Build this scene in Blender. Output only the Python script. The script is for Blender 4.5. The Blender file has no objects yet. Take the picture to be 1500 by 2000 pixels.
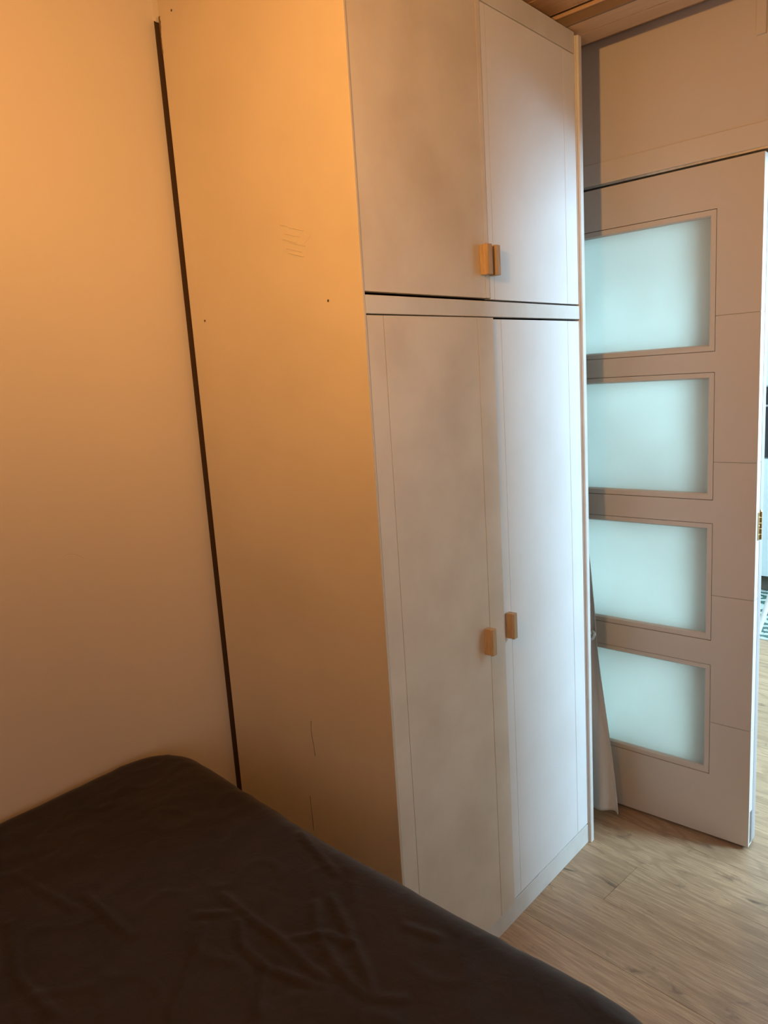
import bpy, bmesh, math, random
from mathutils import Vector, Matrix, noise

# ------------------------------------------------------------------ camera, world, lights
S = bpy.context.scene
COL = S.collection
CAM_LOC = Vector((0, 0, 1.51395))
rx = Vector((0.74752985, 0.66109695, -0.06442003))
uy = Vector((-0.07053847, 0.1754469, 0.98195861))
fw = Vector((-0.66047214, 0.72949928, -0.17778456))
cd = bpy.data.cameras.new('camera')
cam = bpy.data.objects.new('camera', cd); COL.objects.link(cam)
cam.matrix_world = Matrix(((rx.x, uy.x, -fw.x, 0), (rx.y, uy.y, -fw.y, 0), (rx.z, uy.z, -fw.z, CAM_LOC.z), (0, 0, 0, 1)))
cd.sensor_fit = 'VERTICAL'; cd.sensor_height = 24.0
cd.lens = 1458.47 / 2000 * 24.0
cd.clip_start = 0.02
S.camera = cam

w = bpy.data.worlds.new('sky'); S.world = w; w.use_nodes = True
w.node_tree.nodes['Background'].inputs[0].default_value = (0.55, 0.75, 1.0, 1)
w.node_tree.nodes['Background'].inputs[1].default_value = 0.35

S.view_settings.view_transform = 'Standard'
S.view_settings.look = 'None'
S.view_settings.exposure = 0.0
S.view_settings.gamma = 1.0
S.view_settings.use_curve_mapping = False

def lamp(name, typ, loc, power, color, target=None, **k):
    l = bpy.data.lights.new(name, typ); l.energy = power; l.color = color
    o = bpy.data.objects.new(name, l); COL.objects.link(o); o.location = loc
    for a, b in k.items(): setattr(l, a, b)
    if target is not None:
        o.rotation_euler = (Vector(target) - Vector(loc)).to_track_quat('-Z', 'Y').to_euler()
    return o

# the bedside lamp left of the camera, outside the frame
lamp('lamp_light', 'SPOT', (-0.555, 0.16, 1.95), 40.0, (1.0, 0.47, 0.11), (-0.955, 0.86, 2.40), shadow_soft_size=0.03, spot_size=math.radians(178), spot_blend=1.0)
lamp('lamp_shade_glow', 'POINT', (-0.555, 0.16, 1.95), 10.0, (1.0, 0.50, 0.14), shadow_soft_size=0.03)
# daylight of the next room's window, right of the doorway
lamp('next_room_daylight', 'AREA', (2.05, 3.40, 1.85), 205.0, (0.47, 0.76, 1.0), (-1.0, 3.40, 1.45), shape='RECTANGLE', size=0.8, size_y=1.0)
# added light behind the folding door, brightens the frosted panes
lamp('pane_backlight', 'AREA', (0.3, 5.55, 1.5), 75.0, (0.68, 0.88, 1.0), (-0.6, 2.3, 1.0), shape='RECTANGLE', size=1.2, size_y=1.3)
# daylight of the bedroom window behind and right of the camera
lamp('bedroom_daylight', 'AREA', (1.85, -0.9, 1.4), 8.0, (1.0, 0.92, 0.83), (-1.0, 0.8, 0.9), shape='RECTANGLE', size=1.1, size_y=1.2)

# ------------------------------------------------------------------ helpers
W = {}
def tag(o, label=None, cat=None, group=None, kind=None):
    if label: o['label'] = label
    if cat: o['category'] = cat
    if group: o['group'] = group
    if kind: o['kind'] = kind
    return o
def empty(name, loc, parent=None):
    o = bpy.data.objects.new(name, None); COL.objects.link(o); o.empty_display_size = 0.05
    W[o.name] = Vector(loc)
    if parent: o.parent = parent; o.location = Vector(loc) - W[parent.name]
    else: o.location = loc
    return o
def finish(name, bm, mat, parent=None, origin=None, smooth=False):
    """bm holds world coordinates; the object's origin sits at origin."""
    if origin is None: origin = W[parent.name] if parent else Vector((0, 0, 0))
    origin = Vector(origin)
    bmesh.ops.translate(bm, verts=bm.verts, vec=-origin)
    bmesh.ops.recalc_face_normals(bm, faces=bm.faces)
    me = bpy.data.meshes.new(name); bm.to_mesh(me); bm.free()
    if mat: me.materials.append(mat)
    if smooth:
        for p in me.polygons: p.use_smooth = True
    o = bpy.data.objects.new(name, me); COL.objects.link(o)
    W[o.name] = origin
    if parent: o.parent = parent; o.location = origin - W[parent.name]
    else: o.location = origin
    return o
def add_box(bm, x0, x1, y0, y1, z0, z1, bevel=0.0, seg=2):
    vs = [bm.verts.new((x, y, z)) for x in (x0, x1) for y in (y0, y1) for z in (z0, z1)]
    fs = [(0, 1, 3, 2), (4, 6, 7, 5), (0, 4, 5, 1), (2, 3, 7, 6), (0, 2, 6, 4), (1, 5, 7, 3)]
    faces = [bm.faces.new([vs[i] for i in f]) for f in fs]
    if bevel > 0:
        es = list({e for f in faces for e in f.edges})
        bmesh.ops.bevel(bm, geom=es, offset=bevel, segments=seg, profile=0.5, affect='EDGES')
def box(name, mat, x0, x1, y0, y1, z0, z1, parent=None, bevel=0.0, origin=None):
    bm = bmesh.new(); add_box(bm, x0, x1, y0, y1, z0, z1, bevel)
    return finish(name, bm, mat, parent, origin)
def boxes(name, mat, lst, parent=None, bevel=0.0, origin=None):
    bm = bmesh.new()
    for b in lst: add_box(bm, *b, bevel)
    return finish(name, bm, mat, parent, origin)
def add_prism(bm, pts, axis, a, b):
    """pts: outline in the two other axes (x,y for z; x,z for y; y,z for x)"""
    def mk(p, q):
        return {'z': (p[0], p[1], q), 'y': (p[0], q, p[1]), 'x': (q, p[0], p[1])}[axis]
    lo = [bm.verts.new(mk(p, a)) for p in pts]; hi = [bm.verts.new(mk(p, b)) for p in pts]
    n = len(pts)
    bm.faces.new(lo); bm.faces.new(hi[::-1])
    for i in range(n): bm.faces.new((lo[i], lo[(i + 1) % n], hi[(i + 1) % n], hi[i]))
def add_tube(bm, p, q, r0, r1=None, n=12):
    p = Vector(p); q = Vector(q); r1 = r0 if r1 is None else r1
    d = (q - p).normalized(); a = d.orthogonal().normalized(); b = d.cross(a)
    A = [bm.verts.new(p + (a * math.cos(t) + b * math.sin(t)) * r0) for t in [2 * math.pi * i / n for i in range(n)]]
    B = [bm.verts.new(q + (a * math.cos(t) + b * math.sin(t)) * r1) for t in [2 * math.pi * i / n for i in range(n)]]
    bm.faces.new(A); bm.faces.new(B[::-1])
    for i in range(n): bm.faces.new((A[i], A[(i + 1) % n], B[(i + 1) % n], B[i]))

# ------------------------------------------------------------------ materials
def nmat(name):
    m = bpy.data.materials.new(name); m.use_nodes = True
    nt = m.node_tree; return m, nt, nt.nodes['Principled BSDF']
def node(nt, t, **k):
    n = nt.nodes.new(t)
    for a, b in k.items(): setattr(n, a, b)
    return n
def mix_col(nt, fac, a, b):
    n = node(nt, 'ShaderNodeMix', data_type='RGBA')
    for i, v in ((0, fac), (6, a), (7, b)):
        if hasattr(v, 'is_output') or isinstance(v, bpy.types.NodeSocket): nt.links.new(v, n.inputs[i])
        else: n.inputs[i].default_value = v
    return n.outputs[2]
def ramp(nt, sock, p0, p1):
    n = node(nt, 'ShaderNodeMapRange'); n.clamp = True
    nt.links.new(sock, n.inputs[0]); n.inputs[1].default_value = p0; n.inputs[2].default_value = p1
    return n.outputs[0]
def noise_tex(nt, scale, detail=3, vec=None, rough=0.5, dist=0.0):
    n = node(nt, 'ShaderNodeTexNoise'); n.inputs['Scale'].default_value = scale
    n.inputs['Detail'].default_value = detail; n.inputs['Roughness'].default_value = rough
    n.inputs['Distortion'].default_value = dist
    if vec is not None: nt.links.new(vec, n.inputs['Vector'])
    return n.outputs['Fac']
def coords(nt, scale=(1, 1, 1), rotz=0.0, rnd=False):
    g = node(nt, 'ShaderNodeNewGeometry')
    vr = node(nt, 'ShaderNodeVectorRotate'); vr.rotation_type = 'Z_AXIS'
    nt.links.new(g.outputs['Position'], vr.inputs['Vector']); vr.inputs['Angle'].default_value = rotz
    out = vr.outputs[0]
    if rnd:
        oi = node(nt, 'ShaderNodeObjectInfo')
        mu = node(nt, 'ShaderNodeVectorMath', operation='MULTIPLY'); mu.inputs[1].default_value = (7.3, 3.1, 5.7)
        cb = node(nt, 'ShaderNodeCombineXYZ')
        for i in range(3): nt.links.new(oi.outputs['Random'], cb.inputs[i])
        nt.links.new(cb.outputs[0], mu.inputs[0])
        ad = node(nt, 'ShaderNodeVectorMath', operation='ADD')
        nt.links.new(out, ad.inputs[0]); nt.links.new(mu.outputs[0], ad.inputs[1]); out = ad.outputs[0]
    mp = node(nt, 'ShaderNodeVectorMath', operation='MULTIPLY'); mp.inputs[1].default_value = scale
    nt.links.new(out, mp.inputs[0])
    return mp.outputs[0]
def bump(nt, bs, h, strength, dist=0.002):
    b = node(nt, 'ShaderNodeBump'); b.inputs['Strength'].default_value = strength; b.inputs['Distance'].default_value = dist
    nt.links.new(h, b.inputs['Height']); nt.links.new(b.outputs[0], bs.inputs['Normal'])
def c4(c): return (c[0], c[1], c[2], 1)

def paint(name, col, col2=None, rough=0.55, smudge=3.0, bstr=0.15, bscale=60):
    m, nt, bs = nmat(name)
    v = coords(nt)
    col2 = col2 or tuple(x * 0.93 for x in col)
    f = ramp(nt, noise_tex(nt, smudge, 4, v), 0.4, 0.7)
    nt.links.new(mix_col(nt, f, c4(col), c4(col2)), bs.inputs['Base Color'])
    bs.inputs['Roughness'].default_value = rough
    bump(nt, bs, noise_tex(nt, bscale, 3, v), bstr, 0.001)
    return m
M = {}
M['wall'] = paint('wall_paint', (0.74, 0.68, 0.62), rough=0.8, smudge=1.2, bstr=0.25, bscale=35)
M['white_wall'] = paint('next_room_paint', (0.80, 0.80, 0.78), rough=0.8)
M['side'] = paint('wardrobe_side_paint', (0.70, 0.62, 0.50), (0.62, 0.55, 0.44), rough=0.42, smudge=2.2, bstr=0.2, bscale=25)
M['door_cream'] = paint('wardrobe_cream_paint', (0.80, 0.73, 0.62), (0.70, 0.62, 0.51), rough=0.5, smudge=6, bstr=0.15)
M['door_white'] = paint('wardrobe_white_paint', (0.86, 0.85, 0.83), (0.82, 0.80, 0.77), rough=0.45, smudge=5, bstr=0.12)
M['frame'] = paint('wardrobe_frame_paint', (0.76, 0.74, 0.69), (0.68, 0.64, 0.57), rough=0.5, smudge=9, bstr=0.2)
M['leaf'] = paint('folding_door_paint', (0.68, 0.62, 0.56), (0.65, 0.59, 0.53), rough=0.45, smudge=1.5, bstr=0.05)
M['trim'] = paint('architrave_paint', (0.74, 0.68, 0.62), rough=0.6, smudge=2)
M['dark'] = paint('wardrobe_inside', (0.10, 0.08, 0.06), rough=0.8)
M['gap_dark'] = paint('gap_dark_brown', (0.085, 0.045, 0.022), rough=0.95, bstr=0.5)
M['chip'] = paint('bare_chipboard', (0.20, 0.12, 0.065), rough=0.95, bstr=0.8, bscale=200)
M['filler'] = paint('wall_filler', (0.60, 0.50, 0.36), rough=0.9, bstr=0.8, bscale=90)

def metal(name, col, rough):
    m, nt, bs = nmat(name); bs.inputs['Metallic'].default_value = 1.0; bs.inputs['Roughness'].default_value = rough
    f = noise_tex(nt, 80, 2, coords(nt)); nt.links.new(mix_col(nt, f, c4(col), c4([x * 0.6 for x in col])), bs.inputs['Base Color'])
    return m
M['brass'] = metal('aged_brass', (0.62, 0.42, 0.18), 0.35)
M['steel_dark'] = metal('worn_plate', (0.30, 0.31, 0.33), 0.5)
M['edge'] = paint('leaf_edge_shade', (0.42, 0.40, 0.41), rough=0.6)
M['steel'] = metal('track_metal', (0.72, 0.70, 0.66), 0.35)

def wood(name, c1, c2, knot, rotz, axis_scale, rnd=True, rough=0.45, tone=0.12, freq=1.0, grain=0.38):
    m, nt, bs = nmat(name)
    v = coords(nt, axis_scale, rotz, rnd)
    big = noise_tex(nt, 1.0 * freq, 2, v, 0.45, 0.6)
    # growth lines: repeated bands of the low noise
    mu = node(nt, 'ShaderNodeMath', operation='MULTIPLY'); nt.links.new(big, mu.inputs[0]); mu.inputs[1].default_value = 55
    sn = node(nt, 'ShaderNodeMath', operation='SINE'); nt.links.new(mu.outputs[0], sn.inputs[0])
    lines = ramp(nt, sn.outputs[0], 0.1, 1.0)
    fv = node(nt, 'ShaderNodeVectorMath', operation='MULTIPLY'); fv.inputs[1].default_value = (1.2, 6, 1)
    nt.links.new(v, fv.inputs[0])
    fibre = ramp(nt, noise_tex(nt, 7 * freq, 5, fv.outputs[0], 0.68), 0.40, 0.66)
    base = mix_col(nt, fibre, c4(c1), c4(c2))
    half = node(nt, 'ShaderNodeMath', operation='MULTIPLY'); nt.links.new(lines, half.inputs[0]); half.inputs[1].default_value = grain
    base = mix_col(nt, half.outputs[0], base, c4(c2))
    # knots and dark streaks
    kv = node(nt, 'ShaderNodeVectorMath', operation='MULTIPLY'); kv.inputs[1].default_value = (1.6, 0.62, 1)
    nt.links.new(v, kv.inputs[0])
    k = ramp(nt, noise_tex(nt, 2.4 * freq, 7, kv.outputs[0], 0.62, 1.8), 0.585, 0.74)
    base = mix_col(nt, k, base, c4(knot))
    oi = node(nt, 'ShaderNodeObjectInfo')
    hs = node(nt, 'ShaderNodeHueSaturation')
    val = node(nt, 'ShaderNodeMapRange'); nt.links.new(oi.outputs['Random'], val.inputs[0])
    val.inputs[3].default_value = 1 - tone; val.inputs[4].default_value = 1 + tone
    nt.links.new(val.outputs[0], hs.inputs['Value']); nt.links.new(base, hs.inputs['Color'])
    nt.links.new(hs.outputs[0], bs.inputs['Base Color'])
    bs.inputs['Roughness'].default_value = rough
    bump(nt, bs, fibre, 0.12, 0.0006)
    return m
FA = math.radians(-5.4)          # direction of the floor boards
M['floor'] = wood('oak_laminate', (0.55, 0.37, 0.22), (0.31, 0.195, 0.11), (0.16, 0.10, 0.06), -FA, (1.3, 8, 1), rough=0.42, tone=0.09, grain=0.5)
M['ceil'] = wood('ceiling_pine', (0.66, 0.42, 0.24), (0.52, 0.30, 0.15), (0.32, 0.16, 0.07), 0, (1.0, 10, 1), rough=0.6, tone=0.08)
M['beam'] = wood('beam_wood', (0.68, 0.46, 0.29), (0.60, 0.38, 0.23), (0.45, 0.27, 0.14), 0, (0.8, 8, 1), rough=0.6, tone=0.03)
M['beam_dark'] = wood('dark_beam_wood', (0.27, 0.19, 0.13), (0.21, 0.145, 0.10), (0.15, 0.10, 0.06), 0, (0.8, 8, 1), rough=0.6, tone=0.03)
M['handle'] = wood('handle_wood', (0.60, 0.43, 0.25), (0.48, 0.32, 0.17), (0.36, 0.2, 0.09), 0, (20, 20, 3), rough=0.5, tone=0.06)

# frosted glass
m, nt, bs = nmat('frosted_glass')
nt.nodes.remove(bs)
tr = node(nt, 'ShaderNodeBsdfTranslucent'); tr.inputs[0].default_value = (0.96, 1.0, 0.99, 1)
df = node(nt, 'ShaderNodeBsdfDiffuse'); df.inputs[0].default_value = (0.75, 0.80, 0.78, 1)
rf = node(nt, 'ShaderNodeBsdfRefraction'); rf.inputs['Roughness'].default_value = 0.12; rf.inputs['IOR'].default_value = 1.01; rf.inputs[0].default_value = (0.90, 0.95, 0.92, 1)
gl = node(nt, 'ShaderNodeBsdfGlossy'); gl.inputs['Roughness'].default_value = 0.35
v = coords(nt); f = noise_tex(nt, 3, 3, v)
a = node(nt, 'ShaderNodeMixShader'); nt.links.new(df.outputs[0], a.inputs[1]); nt.links.new(tr.outputs[0], a.inputs[2])
mr = ramp(nt, f, -1.2, 1.0); nt.links.new(mr, a.inputs[0])
b = node(nt, 'ShaderNodeMixShader'); b.inputs[0].default_value = 0.05
a2 = node(nt, 'ShaderNodeMixShader'); a2.inputs[0].default_value = 0.22
nt.links.new(a.outputs[0], a2.inputs[1]); nt.links.new(rf.outputs[0], a2.inputs[2])
nt.links.new(a2.outputs[0], b.inputs[1]); nt.links.new(gl.outputs[0], b.inputs[2])
nt.links.new(b.outputs[0], nt.nodes['Material Output'].inputs[0])
M['glass'] = m

# dark brown cotton
m, nt, bs = nmat('dark_brown_cotton')
v = coords(nt)
f = ramp(nt, noise_tex(nt, 7, 4, v), 0.35, 0.7)
nt.links.new(mix_col(nt, f, (0.025, 0.0175, 0.0125, 1), (0.019, 0.013, 0.009, 1)), bs.inputs['Base Color'])
bs.inputs['Roughness'].default_value = 0.8
bs.inputs['Sheen Weight'].default_value = 0.18; bs.inputs['Sheen Roughness'].default_value = 0.4; bs.inputs['Specular IOR Level'].default_value = 0.25
bump(nt, bs, noise_tex(nt, 28, 5, v, 0.55, 0.6), 0.35, 0.004)
M['sheet'] = m
m, nt, bs = nmat('curtain_linen')
v = coords(nt, (300, 300, 60))
nt.links.new(mix_col(nt, noise_tex(nt, 1, 2, v), (0.62, 0.58, 0.53, 1), (0.55, 0.51, 0.46, 1)), bs.inputs['Base Color'])
bs.inputs['Roughness'].default_value = 0.9
M['curtain'] = m
m, nt, bs = nmat('black_glass')
f = noise_tex(nt, 5, 2, coords(nt)); nt.links.new(mix_col(nt, f, (0.012, 0.012, 0.014, 1), (0.02, 0.02, 0.022, 1)), bs.inputs['Base Color'])
bs.inputs['Roughness'].default_value = 0.2
M['black'] = m
M['cabinet'] = paint('cabinet_lacquer', (0.62, 0.68, 0.68), rough=0.4)
# patterned cement tile: white ground, green leaf strokes
m, nt, bs = nmat('leaf_pattern_tile')
v = coords(nt, (1, 1, 1))
wv = node(nt, 'ShaderNodeTexWave', wave_type='RINGS', rings_direction='Z'); wv.inputs['Scale'].default_value = 0.9
wv.inputs['Distortion'].default_value = 1.5; wv.inputs['Detail'].default_value = 0.0; wv.inputs['Detail Scale'].default_value = 2.0
fr = node(nt, 'ShaderNodeVectorMath', operation='FRACTION')
sc = node(nt, 'ShaderNodeVectorMath', operation='MULTIPLY'); sc.inputs[1].default_value = (5, 5, 0)
nt.links.new(v, sc.inputs[0]); nt.links.new(sc.outputs[0], fr.inputs[0])
sb = node(nt, 'ShaderNodeVectorMath', operation='SUBTRACT'); sb.inputs[1].default_value = (0.5, 0.5, 0)
nt.links.new(fr.outputs[0], sb.inputs[0]); nt.links.new(sb.outputs[0], wv.inputs['Vector'])
nt.links.new(mix_col(nt, ramp(nt, wv.outputs['Fac'], 0.42, 0.56), (0.55, 0.62, 0.58, 1), (0.06, 0.13, 0.11, 1)), bs.inputs['Base Color'])
bs.inputs['Roughness'].default_value = 0.4
M['tile'] = m

# ------------------------------------------------------------------ dimensions
XW = -1.620          # left wall face
XF = -1.022          # wardrobe front plane
Y0, Y1 = 1.107, 2.024
D = 2.246            # doorway wall face
ZC = 2.44            # underside of ceiling structure
XR, YN, YF = 2.1, -2.0, 5.62
XO0, XO1 = -1.325, 0.105       # doorway opening
XL2 = -2.3
T = 0.10

# ------------------------------------------------------------------ shell
def structure(o, label=None): return tag(o, label, None, None, 'structure')
wl = structure(box('wall_left', M['wall'], XW - 0.12, XW, YN, D + T, 0, 2.62), 'smooth warm plaster wall behind the wardrobe and bed')
box('gap_dark_strip', M['gap_dark'], XW, XW + 0.0008, Y0 + 0.001, Y1 + 0.02, 0, 2.357, wl)  # darkness of the gap put into the wall colour as a brown strip
# small plaster blister on the left wall
bm = bmesh.new()
for i in range(7):
    t = i / 6
    add_tube(bm, (XW, 0.705 + 0.055 * t, 1.160 + 0.012 * math.sin(t * 3.1)), (XW, 0.705 + 0.055 * (t + 0.16), 1.160 + 0.012 * math.sin((t + .16) * 3.1)), 0.0009, 0.0007, 8)
finish('plaster_ridge', bm, M['wall'], wl)
structure(box('wall_right', M['wall'], XR, XR + 0.1, YN, YF, 0, 2.62))
structure(box('wall_near', M['wall'], XW, XR, YN - 0.1, YN, 0, 2.62))
wb = structure(boxes('wall_back', M['wall'], [
    (XW, XO0, D + 0.004, D + T, 0, 2.62), (XO1, XR, D + 0.004, D + T, 0, 2.62), (XO0, XO1, D + 0.004, D + T, 2.045, 2.62)]),
    'plaster wall above the folding glazed door')
structure(box('wall_far', M['white_wall'], XL2, XR, YF, YF + 0.1, 0, 2.62))
structure(box('wall_side', M['white_wall'], XL2 - 0.1, XL2, D + T, YF, 0, 2.62))
structure(box('wall_divider', M['white_wall'], XL2, XW - 0.12, D, D + T, 0, 2.62))
# architrave above the doorway
structure(box('trim_1', M['trim'], XO0 - 0.06, XO1 + 0.065, D, D + 0.006, 2.042, 2.104, bevel=0.0015), 'flat painted architrave board above the doorway')
# door track
structure(boxes('trim_2', M['steel'], [(XO0, XO1, D + 0.004, D + 0.010, 2.036, 2.0445), (XO0, XO1, D + 0.080, D + 0.086, 2.020, 2.044), (XO0, XO1, D + 0.010, D + 0.080, 2.0405, 2.0445)]), 'thin metal track over the folding door')
# jamb at the left of the doorway, hidden side, and at the right
structure(box('trim_3', M['trim'], XO0 - 0.003, XO0 + 0.008, D + 0.004, D + T, 0, 2.036))
structure(box('trim_4', M['trim'], XO1 - 0.008, XO1 + 0.003, D + 0.004, D + T, 0, 2.036))
# vertical cable cover high on the wall
structure(box('trim_5', M['trim'], -0.638, -0.614, D - 0.004, D + 0.006, 2.312, 2.47, bevel=0.001), 'narrow painted cable cover high on the wall above the doorway')

# ceiling: boards of pine, each a part
cl = structure(box('ceiling', M['ceil'], XL2, XR, YN, YF, 2.60, 2.66), 'wood board ceiling with a beam along the doorway wall')
y = 1.958; i = 0
while y > YN:
    box('plank', M['ceil'], XW, XR, max(y - 0.112, YN), y - 0.003, 2.418 + 0.0008 * (i % 2), 2.436, cl, bevel=0.001)
    y -= 0.112; i += 1
box('board_backing', M['ceil'], XW, XR, YN, D, 2.437, 2.445, cl)
tb = structure(box('trim_6', M['beam'], XW, XR, 1.960, 1.968, 2.408, 2.4175, bevel=0.002), 'thin moulding at the edge of the ceiling boards')
bmr = structure(empty('beam', (0, 2.05, 2.385)), 'wooden beam with two boards below, running above the wardrobe top')
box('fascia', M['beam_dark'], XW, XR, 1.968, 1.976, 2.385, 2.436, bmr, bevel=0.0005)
box('soffit_board', M['beam'], XW, XR, 1.977, 2.0425, 2.385, 2.436, bmr, bevel=0.001)
box('soffit_board', M['beam'], XW, XR, 2.0455, 2.112, 2.385, 2.436, bmr, bevel=0.001)
structure(box('ceiling_next_room', M['white_wall'], XL2, XR, D + T, YF, 2.55, 2.60), None)

# floor: base and oak boards laid slightly askew
fl = structure(box('floor', M['floor'], XL2, XR, YN, YF, -0.06, -0.011), 'light oak laminate boards, tiled at the far end of the next room')
def clip(poly, x0, x1, y0, y1):
    for ax, lim, s in ((0, x0, 1), (0, x1, -1), (1, y0, 1), (1, y1, -1)):
        out = []
        for i in range(len(poly)):
            p, q = poly[i], poly[(i + 1) % len(poly)]
            a, b = s * (p[ax] - lim), s * (q[ax] - lim)
            if a >= 0: out.append(p)
            if (a >= 0) != (b >= 0):
                t = a / (a - b); out.append((p[0] + (q[0] - p[0]) * t, p[1] + (q[1] - p[1]) * t))
        poly = out
        if len(poly) < 3: return []
    return poly
PW = 0.193; PL = 1.29
ca, sa = math.cos(FA), math.sin(FA)
def toworld(u, v): return (u * ca - v * sa, u * sa + v * ca)
# the seam through (-0.866, 1.785)
v_ref = 0.866 * sa + 1.785 * ca
u_ref = -0.866 * ca + 1.785 * sa
rnd = random.Random(4)
TILE_Y = 4.14
for r in range(-22, 16):
    off = 0.0 if r == 0 else rnd.uniform(0.15, PL - 0.15)
    for k in range(-4, 5):
        u0 = u_ref + off + k * PL; u1 = u0 + PL - 0.0012
        v0 = v_ref + r * PW; v1 = v0 + PW - 0.0009
        quad = [toworld(u0, v0), toworld(u1, v0), toworld(u1, v1), toworld(u0, v1)]
        pg = clip(quad, XL2 if v0 > D else XW, XR, YN, TILE_Y)
        if len(pg) < 3: continue
        ar = abs(sum(pg[i][0] * pg[(i + 1) % len(pg)][1] - pg[(i + 1) % len(pg)][0] * pg[i][1] for i in range(len(pg)))) / 2
        if ar < 0.002: continue
        bm = bmesh.new(); add_prism(bm, pg, 'z', -0.010, rnd.uniform(-0.0003, 0.0))
        finish('plank', bm, M['floor'], fl)
box('threshold_strip', M['steel'], XL2, XR, TILE_Y, TILE_Y + 0.012, -0.010, 0.001, fl)
tm = None
for ix in range(15):
    for iy in range(7):
        x = -2.2 + ix * 0.2; yy = 4.2 + iy * 0.2 + 0.052
        if tm is None:
            tm = box('tile', M['tile'], -0.0985, 0.0985, -0.0985, 0.0985, -0.010, 0.0, fl, bevel=0.0006, origin=(0, 0, 0))
            o = tm
        else:
            o = tm.copy(); COL.objects.link(o)
        o.location = (x, yy, 0)
# baseboard in the next room
structure(box('baseboard_side', M['trim'], XL2, XL2 + 0.012, D + T, YF, 0, 0.07))

# ------------------------------------------------------------------ folding door, folded back on itself
dr = structure(empty('door_1', (-0.96, D + 0.03, 0)), 'painted folding door with four frosted panes, folded open')
PANES = [(1.543, 1.891), (1.113, 1.448), (0.679, 1.006), (0.238, 0.564)]
GROOVES = [1.6215, 1.207, 0.8035, 0.394]
LW = 0.700; ZB, ZT = 0.010, 2.030
def leaf(xr, yf, th, st_r=0.119, groove=True):
    xl = xr - LW; st = 0.119; ybk = yf + th
    L = []
    zs = [ZB] + [g for g in GROOVES[::-1]] + [ZT]
    gx = 0.0016 if groove else 0.0
    for i in range(5):
        for a, b in ((xl, xl + st), (xr - st_r, xr)):
            L.append((a, b, yf, ybk, zs[i] + (gx if i else 0), zs[i + 1]))
    L += [(xl + 0.002, xl + st, yf + 0.004, ybk - 0.004, ZB, ZT), (xr - st_r, xr - 0.002, yf + 0.004, ybk - 0.004, ZB, ZT)]
    zz = [ZB] + [q for p in PANES[::-1] for q in (p[0] - 0.019, p[1] + 0.019)] + [ZT]
    for i in range(0, len(zz), 2):
        L.append((xl + st, xr - st_r, yf, ybk, zz[i], zz[i + 1]))
    for a, b in PANES:     # rebate behind the joint of each glazing bead
        e = 0.004; q0, q1, w0, w1 = yf + 0.010, ybk - 0.010, xl + st, xr - st_r
        L += [(w0, w1, q0, q1, a - 0.019, a - 0.019 + e), (w0, w1, q0, q1, b + 0.019 - e, b + 0.019),
              (w0, w0 + e, q0, q1, a - 0.019, b + 0.019), (w1 - e, w1, q0, q1, a - 0.019, b + 0.019)]
    lf = boxes('leaf', M['leaf'], L, dr)
    for a, b in PANES:
        m0, m1 = xl + st + 0.0018, xr - st_r - 0.0018
        a0, b0 = a - 0.0172, b + 0.0172; t = 0.0175
        y0, y1 = yf + 0.0012, ybk - 0.0012
        bm = bmesh.new()
        # mitred moulding with a chamfer towards the glass
        prof = [(0, y0), (t - 0.004, y0), (t, y0 + 0.006), (t, y1 - 0.006), (t - 0.004, y1), (0, y1)]
        rings = []
        for (cx, cz, sx, sz) in ((m0, a0, 1, 1), (m1, a0, -1, 1), (m1, b0, -1, -1), (m0, b0, 1, -1)):
            rings.append([bm.verts.new((cx + sx * p, yy, cz + sz * p)) for p, yy in prof])
        for i in range(4):
            R0, R1 = rings[i], rings[(i + 1) % 4]
            for j in range(len(prof)):
                k = (j + 1) % len(prof)
                bm.faces.new((R0[j], R0[k], R1[k], R1[j]))
        finish('glazing_bead', bm, M['leaf'], lf)
        box('glass_pane', M['glass'], m0 + t - 0.004, m1 - t + 0.004, yf + th / 2 - 0.002, yf + th / 2 + 0.002, a0 + t - 0.004, b0 - t + 0.004, lf)
    return lf
YD = D + 0.003
leaf(-0.611, YD, 0.033)
leaf(-0.613, YD + 0.040, 0.033, st_r=0.165)
box('edge_shade_strip', M['edge'], -0.6131, -0.6122, YD + 0.0415, YD + 0.068, ZB, ZT, dr)  # greyer colour stands in for shade on the rear leaf's edge
box('gap_shade_strip', M['dark'], -0.640, -0.6135, YD + 0.0335, YD + 0.0395, ZB, ZT, dr)  # added dark strip, stands in for the shade between the leaves
bm = bmesh.new(); add_box(bm, -0.6115, -0.6102, YD + 0.012, YD + 0.028, 0.018, 0.125, 0.0004)
finish('pivot_plate', bm, M['steel_dark'], dr)
# brass hinge between the two leaves
for hz in (1.022,):
    bm = bmesh.new()
    add_box(bm, -0.6112, -0.6092, YD + 0.016, YD + 0.0365, hz - 0.041, hz + 0.041, 0.0005)
    add_box(bm, -0.6132, -0.6102, YD + 0.0405, YD + 0.056, hz - 0.041, hz + 0.041, 0.0005)
    for k in range(5):
        z0 = hz - 0.041 + k * 0.0166
        add_tube(bm, (-0.6085, YD + 0.0365, z0), (-0.6085, YD + 0.0365, z0 + 0.0152), 0.0038, n=14)
    add_tube(bm, (-0.6085, YD + 0.0365, hz + 0.041), (-0.6085, YD + 0.0365, hz + 0.047), 0.003, 0.001, 12)
    for k in (-0.026, 0, 0.026):
        add_tube(bm, (-0.609, YD + 0.025, hz + k), (-0.6084, YD + 0.025, hz + k), 0.003, 0.002, 10)
    finish('hinge', bm, M['brass'], dr)

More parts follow.
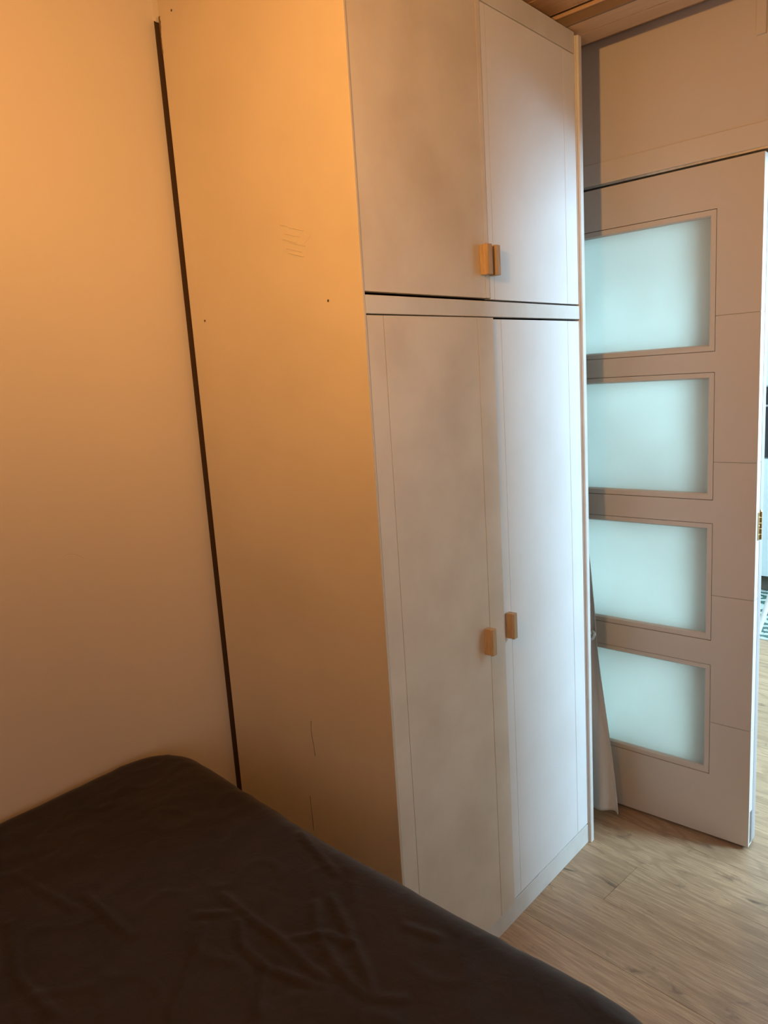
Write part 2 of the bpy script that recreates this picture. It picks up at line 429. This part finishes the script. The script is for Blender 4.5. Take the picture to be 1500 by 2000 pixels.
# ------------------------------------------------------------------ wardrobe
wd = empty('wardrobe', ((XF + XW) / 2, (Y0 + Y1) / 2, 0))
tag(wd, 'tall cream painted wardrobe with four doors and small wooden pulls', 'wardrobe')
XB = -1.597; ZTOP = 2.380
side = box('side_panel', M['side'], XB, XF + 0.0015, Y0, Y0 + 0.0065, 0, 2.408, wd, bevel=0.0012)
# tiny screw holes, cracks and an old scraped patch on the side
for hx, hz in ((-1.542, 1.674), (-1.117, 1.673), (-1.546, 2.354)):
    bm = bmesh.new(); add_tube(bm, (hx, Y0 - 0.0004, hz), (hx, Y0 + 0.002, hz), 0.0028, n=12)
    finish('screw_hole', bm, M['dark'], side)
rc = random.Random(8)
for pts in ([(-1.283, 0.712), (-1.286, 0.690), (-1.284, 0.668), (-1.281, 0.646), (-1.279, 0.622)], [(-1.311, 0.505), (-1.3115, 0.475), (-1.309, 0.445), (-1.310, 0.41)]):
    bm = bmesh.new()
    lo = [(x - 0.0006 + rc.uniform(-0.0003, 0.0003), z) for x, z in pts]; hi = [(x + 0.0006, z) for x, z in pts[::-1]]
    add_prism(bm, lo + hi, 'y', Y0 - 0.0003, Y0 + 0.001)
    finish('crack', bm, M['dark'], side)
bm = bmesh.new()
out = []
for i in range(26):
    t = 2 * math.pi * i / 26
    rr = 1 + 0.16 * math.sin(3 * t + 1) + rc.uniform(-0.07, 0.07)
    out.append((-1.222 + 0.062 * rr * math.cos(t) * (1.0), 1.822 + 0.034 * rr * math.sin(t) - 0.25 * 0.062 * rr * math.cos(t)))
add_prism(bm, out, 'y', Y0 - 0.0005, Y0 + 0.001)
for i in range(7):
    z0 = 1.842 - i * 0.010; x0 = -1.235 + rc.uniform(-0.01, 0.02)
    add_tube(bm, (x0, Y0 - 0.0006, z0), (x0 + 0.045, Y0 - 0.0006, z0 - 0.014), 0.0014, 0.0010, 6)
finish('filler_patch', bm, M['side'], side)
# filler squeezed between the top of the side and the wall, with a torn lower end
bm = bmesh.new()
pts = [(XW, 2.408), (XB + 0.002, 2.408)]
z = 2.39
edge = []
while z > 2.285:
    edge.append((XB + 0.001 - 0.004 * (2.39 - z) / 0.1 + rc.uniform(-0.002, 0.0015), z)); z -= 0.007
pts += edge
back = [(XW, 2.285)]
zl = 2.365
tear = [(XB - 0.006, 2.372), (XB - 0.0105, 2.371), (XB - 0.012, 2.375)]
pts = [(XW, 2.408), (XB + 0.0005, 2.408), (XB + 0.0005, 2.366), (XB - 0.006, 2.356), (XB - 0.011, 2.362), (XB - 0.016, 2.353), (XW, 2.358)]
add_prism(bm, pts, 'y', Y0 + 0.001, Y0 + 0.05)
finish('gap_filler', bm, M['wall'], wd)
bm = bmesh.new()
z = 2.358; zz = []
while z > 2.275:
    zz.append(z); z -= 0.006
pr = [(XB - 0.001, zz[0])] + [(XB + 0.0012 + 0.0045 * (q - 2.275) / 0.1 + rc.uniform(-0.0016, 0.0016), q) for q in zz] + [(XB - 0.001, zz[-1])]
add_prism(bm, pr[::-1], 'y', Y0 - 0.0006, Y0 + 0.002)
finish('chipped_edge', bm, M['chip'], side)

box('side_panel', M['frame'], XB, XF + 0.010, Y1 - 0.018, Y1, 0, 2.372, wd, bevel=0.0015)
box('back_panel', M['dark'], XB, XB + 0.006, Y0 + 0.02, Y1 - 0.02, 0.02, ZTOP - 0.01, wd)
box('top_panel', M['frame'], XB + 0.008, XF - 0.02, Y0 + 0.019, Y1 - 0.019, ZTOP - 0.02, ZTOP - 0.002, wd)
box('shelf_panel', M['dark'], XB + 0.008, XF - 0.022, Y0 + 0.019, Y1 - 0.019, 1.648, 1.666, wd)
box('partition', M['dark'], XB + 0.008, XF - 0.03, 1.546, 1.562, 0.06, 2.34, wd)
YI0, YI1 = Y0 + 0.0072, Y1 - 0.0185
box('top_rail', M['frame'], XF - 0.020, XF, YI0, YI1 - 0.003, 2.3275, ZTOP, wd, bevel=0.0012)
box('middle_rail', M['frame'], XF - 0.020, XF + 0.001, YI0, YI1, 1.6385, 1.6745, wd, bevel=0.0012)
box('plinth', M['frame'], XF - 0.020, XF, YI0, YI1, 0.0, 0.063, wd, bevel=0.0015)
# little corner post beside the right end of the rails
box('corner_strip', M['frame'], XF - 0.020, XF + 0.003, YI1 - 0.0025, YI1 + 0.0003, 0.0, 2.372, wd, bevel=0.0008)

def pull(parent, yc, zc, hinge_o):
    """wooden pull: a short upright block with a finger groove along one side; section in x,y"""
    x = XF + 0.0005
    # section: foot, waist with groove, wider lip
    sec = [(0, -0.0105), (0.011, -0.0095), (0.0155, -0.0080), (0.0175, -0.0075), (0.0190, -0.0110), (0.0235, -0.0110), (0.0252, -0.008),
           (0.0255, 0.006), (0.0235, 0.009), (0.0190, 0.0085), (0.0170, 0.0045), (0.0100, 0.0050), (0, 0.0075)]
    bm = bmesh.new()
    add_prism(bm, [(x + a * 0.95, yc + b) for a, b in sec], 'z', zc - 0.034, zc + 0.034)
    es = [e for e in bm.edges if abs((e.verts[0].co - e.verts[1].co).z) < 1e-6]
    bmesh.ops.bevel(bm, geom=es, offset=0.0015, segments=2, profile=0.5, affect='EDGES')
    o = finish('handle', bm, M['handle'], parent)
    o['label'] = 'small upright wooden pull'
    return o
def wdoor(ya, yb, za, zb, stiles, hinge_left, angle, mat, hy, hz, lab=None, mirror=False):
    """door slab with two lipped stiles; ya<yb; stiles = y positions of the joint lines (left, right)"""
    hinge = (XF, ya if hinge_left else yb, (za + zb) / 2)
    g = 0.0007
    s0 = ya if stiles[0] is None else stiles[0] + g
    d = box('door', mat, XF - 0.018, XF - 0.0003, s0, stiles[1] - g, za, zb, wd, origin=hinge)
    if lab: d['label'] = lab
    if stiles[0] is not None:
        box('stile', mat, XF - 0.0185, XF, ya, stiles[0] - g, za, zb, d, bevel=0.0008)
        box('core', M['handle'], XF - 0.016, XF - 0.0035, stiles[0] - 0.004, stiles[0] + 0.004, za + 0.001, zb - 0.001, d)
    box('stile', mat, XF - 0.0185, XF, stiles[1] + g, yb, za, zb, d, bevel=0.0008)
    box('core', M['handle'], XF - 0.016, XF - 0.0035, stiles[1] - 0.004, stiles[1] + 0.004, za + 0.001, zb - 0.001, d)
    h = pull(d, hy, hz, hinge)
    if mirror:
        pass
    d.rotation_euler = (0, 0, angle)
    return d
YC = 1.5545
GA = 0.0035
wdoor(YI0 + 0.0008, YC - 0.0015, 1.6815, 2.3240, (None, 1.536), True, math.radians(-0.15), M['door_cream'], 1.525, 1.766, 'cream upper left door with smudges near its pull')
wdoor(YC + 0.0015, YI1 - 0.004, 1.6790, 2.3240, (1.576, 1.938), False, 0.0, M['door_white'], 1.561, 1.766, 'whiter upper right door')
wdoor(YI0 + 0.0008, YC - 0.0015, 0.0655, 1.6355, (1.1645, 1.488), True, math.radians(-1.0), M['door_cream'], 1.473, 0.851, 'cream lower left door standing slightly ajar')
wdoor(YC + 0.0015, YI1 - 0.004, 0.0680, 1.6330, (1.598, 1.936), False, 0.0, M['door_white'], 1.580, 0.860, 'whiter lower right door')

# ------------------------------------------------------------------ curtain behind the wardrobe
ct = empty('curtain', (-1.12, 2.14, 0.045))
tag(ct, 'grey beige cloth curtain tied in a knot between wardrobe and glazed door', 'curtain')
def curt_edges(z):
    # right edge and left edge in X, depth amplitude
    key = [(0.045, -0.980, -1.21), (0.10, -0.985, -1.20), (0.285, -1.006, -1.19), (0.45, -1.026, -1.18), (0.56, -1.040, -1.17), (0.625, -1.047, -1.16),
           (0.66, -1.050, -1.155), (0.70, -1.052, -1.16), (0.80, -1.060, -1.165), (0.95, -1.071, -1.17), (1.3, -1.095, -1.19), (1.85, -1.11, -1.20)]
    for a, b in zip(key, key[1:]):
        if a[0] <= z <= b[0]:
            t = (z - a[0]) / (b[0] - a[0]); return a[1] + (b[1] - a[1]) * t, a[2] + (b[2] - a[2]) * t
    return key[-1][1:]
bm = bmesh.new()
NZ, NX = 110, 60
grid = []
for i in range(NZ + 1):
    z = 0.045 + (1.85 - 0.045) * i / NZ
    xr_, xl_ = curt_edges(z)
    row = []
    for j in range(NX + 1):
        t = j / NX
        wd_ = abs(xr_ - xl_)
        amp = 0.012 + 0.010 * max(0, 1 - wd_ / 0.2)
        yy = 2.128 + amp * math.sin(t * math.pi * 5.0 + 0.5 + 0.4 * math.sin(z * 4)) + 0.004 * math.sin(t * 23 + z * 9)
        zz_ = z + (0.008 * math.sin(t * 9) if i == 0 else 0)
        row.append(bm.verts.new((xr_ + (xl_ - xr_) * t, yy, zz_)))
    grid.append(row)
for i in range(NZ):
    for j in range(NX):
        bm.faces.new((grid[i][j], grid[i][j + 1], grid[i + 1][j + 1], grid[i + 1][j]))
o = finish('cloth', bm, M['curtain'], ct, smooth=True)
sm = o.modifiers.new('thick', 'SOLIDIFY'); sm.thickness = 0.0025
# knot: a tied band with two short ends
bm = bmesh.new()
N = 64; prev = None; ringsv = []
for i in range(N):
    t = 2 * math.pi * i / N
    c = Vector((-1.062 + (0.011 + 0.006 * math.cos(3 * t)) * math.cos(2 * t), 2.112 + (0.011 + 0.006 * math.cos(3 * t)) * math.sin(2 * t), 0.658 + 0.011 * math.sin(3 * t)))
    ringsv.append(c)
for i in range(N):
    p, q = ringsv[i], ringsv[(i + 1) % N]
    add_tube(bm, p, q + (q - p) * 0.15, 0.005, 0.005, 10)
add_tube(bm, (-1.060, 2.110, 0.663), (-1.052, 2.098, 0.676), 0.006, 0.003, 10)
add_tube(bm, (-1.060, 2.110, 0.655), (-1.052, 2.098, 0.632), 0.006, 0.0035, 10)
finish('knot', bm, M['curtain'], ct, smooth=True)
# rod pin holding it on the wardrobe's hidden side
bm = bmesh.new(); add_tube(bm, (-1.155, Y1 + 0.0006, 1.845), (-1.155, 2.145, 1.845), 0.004); add_tube(bm, (-1.155, 2.140, 1.845), (-1.155, 2.150, 1.850), 0.009)
finish('hook', bm, M['steel'], ct)

# ------------------------------------------------------------------ bed
bd = empty('bed', (-0.93, 0.0, 0))
tag(bd, 'low double bed with a dark brown fitted sheet in front of the wardrobe', 'bed')
BX0, BX1, BY0, BY1, TOP = -1.632, -0.250, -1.05, 0.935, 0.652
def foot_y(x):
    t = max(0.0, min(1.0, (x + 1.5) / 1.05))
    return -0.050 * (x + 1.6) - 0.016 * math.sin(math.pi * t)
bm = bmesh.new()
RC, r = 0.15, 0.062
ix0, ix1, iy0, iy1 = BX0 + RC, BX1 - RC, BY0 + RC, BY1 - RC
ext = RC - r + r * math.pi / 2 + 0.15
CREASES = [[(-0.942, 0.669), (-0.894, 0.636), (-0.824, 0.633), (-0.732, 0.663)],
    [(-1.017, 0.688), (-0.945, 0.685), (-0.852, 0.685), (-0.738, 0.676)],
    [(-0.872, 0.777), (-0.813, 0.731), (-0.728, 0.699), (-0.668, 0.694), (-0.626, 0.723)],
    [(-0.861, 0.804), (-0.799, 0.776), (-0.721, 0.735), (-0.671, 0.706)],
    [(-0.828, 0.63), (-0.768, 0.567)], [(-0.981, 0.621), (-0.933, 0.573), (-0.866, 0.48)],
    [(-0.841, 0.698), (-0.802, 0.742), (-0.753, 0.751)], [(-1.011, 0.628), (-0.966, 0.67)],
    [(-0.711, 0.832), (-0.658, 0.844)], [(-1.044, 0.89), (-0.892, 0.849)],
    [(-1.378, 0.453), (-1.195, 0.49)], [(-1.218, 0.521), (-1.052, 0.524)], [(-1.25, 0.40), (-1.12, 0.36), (-1.0, 0.37)], [(-0.70, 0.60), (-0.60, 0.56), (-0.52, 0.57)]]
def seg_d(x, y, p, q):
    dx, dy = q[0] - p[0], q[1] - p[1]; L = dx * dx + dy * dy
    t = max(0, min(1, ((x - p[0]) * dx + (y - p[1]) * dy) / L))
    return math.hypot(x - p[0] - t * dx, y - p[1] - t * dy)
def wrinkle(x, y):
    h = 0.0
    if x > -1.5 and y > 0.2:
        for c in CREASES:
            dm = min(seg_d(x, y, p, q) for p, q in zip(c, c[1:]))
            if dm < 0.03: h += 0.0042 * math.exp(-(dm / 0.0065) ** 2) - 0.0016 * math.exp(-(dm / 0.016) ** 2)
    h += 0.0016 * noise.noise(Vector((x * 7, y * 7, 1.3))) + 0.0013 * noise.noise(Vector((x * 24 + 2 * noise.noise(Vector((x * 5, y * 5, 0))), y * 17, 4.1)))
    rd = 1 - abs(noise.noise(Vector((x * 9 + y * 4, y * 11 - x * 3, 7.7))))
    h += 0.0014 * max(0, rd - 0.86) / 0.14
    return h
def surf(s, t):
    qx = max(ix0, min(ix1, s)); qy = max(iy0, min(iy1, t))
    dx, dy = s - qx, t - qy; dd = math.hypot(dx, dy)
    if dd < 1e-9: nx = ny = 0.0
    else: nx, ny = dx / dd, dy / dd
    # even out the corner fan: square domain to round corner
    if dx and dy: dd = dd * max(abs(nx), abs(ny)) ** 1.0
    a = dd - (RC - r)
    if a <= 0: hh, v, slope = dd, 0.0, 0.0
    elif a < r * math.pi / 2:
        hh = RC - r + r * math.sin(a / r); v = r * (1 - math.cos(a / r)); slope = a / r
    else: hh, v, slope = RC, r + a - r * math.pi / 2, math.pi / 2
    p = Vector((qx + nx * hh, qy + ny * hh, TOP - v))
    n = Vector((nx * math.sin(slope), ny * math.sin(slope), math.cos(slope)))
    p += n * wrinkle(p.x, p.y - v * 0.5)
    # mattress crowns a little
    p.z -= 0.012 * ((p.x + 0.93) / 0.7) ** 2 * 0.3
    p.y += foot_y(p.x) * max(0, min(1, (p.y + 0.2) / 0.9))
    p.x = max(p.x, XW + 0.003)
    return p
def axis_pts(a, b, fine0, fine1, fine, coarse):
    out = []; x = a
    while x < b: out.append(x); x += fine if fine0 <= x <= fine1 else coarse
    out.append(b); return out
SX = axis_pts(BX0 + RC - ext - (RC - RC), ix1 + ext, -3, -0.3, 0.0075, 0.02)
SY = axis_pts(iy0 - ext, iy1 + ext, 0.18, 3, 0.0075, 0.03)
G = [[bm.verts.new(surf(s, t)) for t in SY] for s in SX]
for i in range(len(SX) - 1):
    for j in range(len(SY) - 1):
        bm.faces.new((G[i][j], G[i + 1][j], G[i + 1][j + 1], G[i][j + 1]))
finish('fitted_sheet', bm, M['sheet'], bd, smooth=True)
box('mattress', M['curtain'], BX0 + 0.05, BX1 - 0.02, BY0 + 0.03, BY1 - 0.10, 0.36, TOP - 0.03, bd, bevel=0.03)
box('bed_base', M['black'], BX0 + 0.04, BX1 - 0.01, BY0 + 0.02, BY1 - 0.09, 0.26, 0.358, bd, bevel=0.006)
for x in (BX0 + 0.10, BX1 - 0.10):
    for yy in (BY0 + 0.12, BY1 - 0.16):
        bm = bmesh.new(); add_tube(bm, (x, yy, 0.0), (x, yy, 0.262), 0.018, 0.024, 16)
        finish('leg', bm, M['black'], bd)

# ------------------------------------------------------------------ next room: oven column and stool
kc = empty('oven_column', (-1.35, 5.3, 0))
tag(kc, 'pale grey kitchen column with a black built-in oven, seen past the folding door', 'cabinet')
kx0, kx1, ky0, ky1 = -1.66, -1.06, 5.02, 5.60
box('plinth', M['dark'], kx0, kx1, ky0 + 0.05, ky1, 0.0, 0.10, kc)
box('body', M['cabinet'], kx0, kx1, ky0 + 0.02, ky1, 0.10, 2.10, kc, bevel=0.002)
for a, b in ((0.105, 0.86), (1.31, 2.095)):
    d = box('cabinet_door', M['cabinet'], kx0 + 0.003, kx1 - 0.003, ky0, ky0 + 0.019, a, b, kc, bevel=0.002)
    bm = bmesh.new(); z0 = b - 0.10 if a < 1 else a + 0.05
    add_tube(bm, (kx1 - 0.05, ky0 - 0.028, z0), (kx1 - 0.05, ky0 - 0.028, z0 + 0.05), 0.005); add_tube(bm, (kx1 - 0.05, ky0 - 0.028, z0 + 0.01), (kx1 - 0.05, ky0, z0 + 0.01), 0.004); add_tube(bm, (kx1 - 0.05, ky0 - 0.028, z0 + 0.04), (kx1 - 0.05, ky0, z0 + 0.04), 0.004)
    finish('handle', bm, M['steel'], d)
ov = box('oven', M['black'], kx0 + 0.004, kx1 - 0.004, ky0 - 0.004, ky0 + 0.02, 0.868, 1.302, kc, bevel=0.003)
bm = bmesh.new(); add_tube(bm, (kx0 + 0.06, ky0 - 0.04, 1.19), (kx1 - 0.06, ky0 - 0.04, 1.19), 0.008)
for x in (kx0 + 0.08, kx1 - 0.08): add_tube(bm, (x, ky0 - 0.04, 1.19), (x, ky0 - 0.003, 1.19), 0.006)
finish('handle', bm, M['steel'], ov)

st = empty('stool', (-0.93, 4.42, 0))
tag(st, 'white stool with splayed legs on the patterned tiles, seen past the folding door', 'stool')
bm = bmesh.new(); add_tube(bm, (-0.93, 4.42, 0.44), (-0.93, 4.42, 0.465), 0.17, 0.175, 32)
finish('seat', bm, M['white_wall'], st)
for sx, sy in ((-1, -1), (-1, 1), (1, -1), (1, 1)):
    bm = bmesh.new(); add_tube(bm, (-0.93 + sx * 0.20, 4.42 + sy * 0.17, 0.0), (-0.93 + sx * 0.10, 4.42 + sy * 0.09, 0.445), 0.013, 0.016, 12)
    finish('leg', bm, M['white_wall'], st)
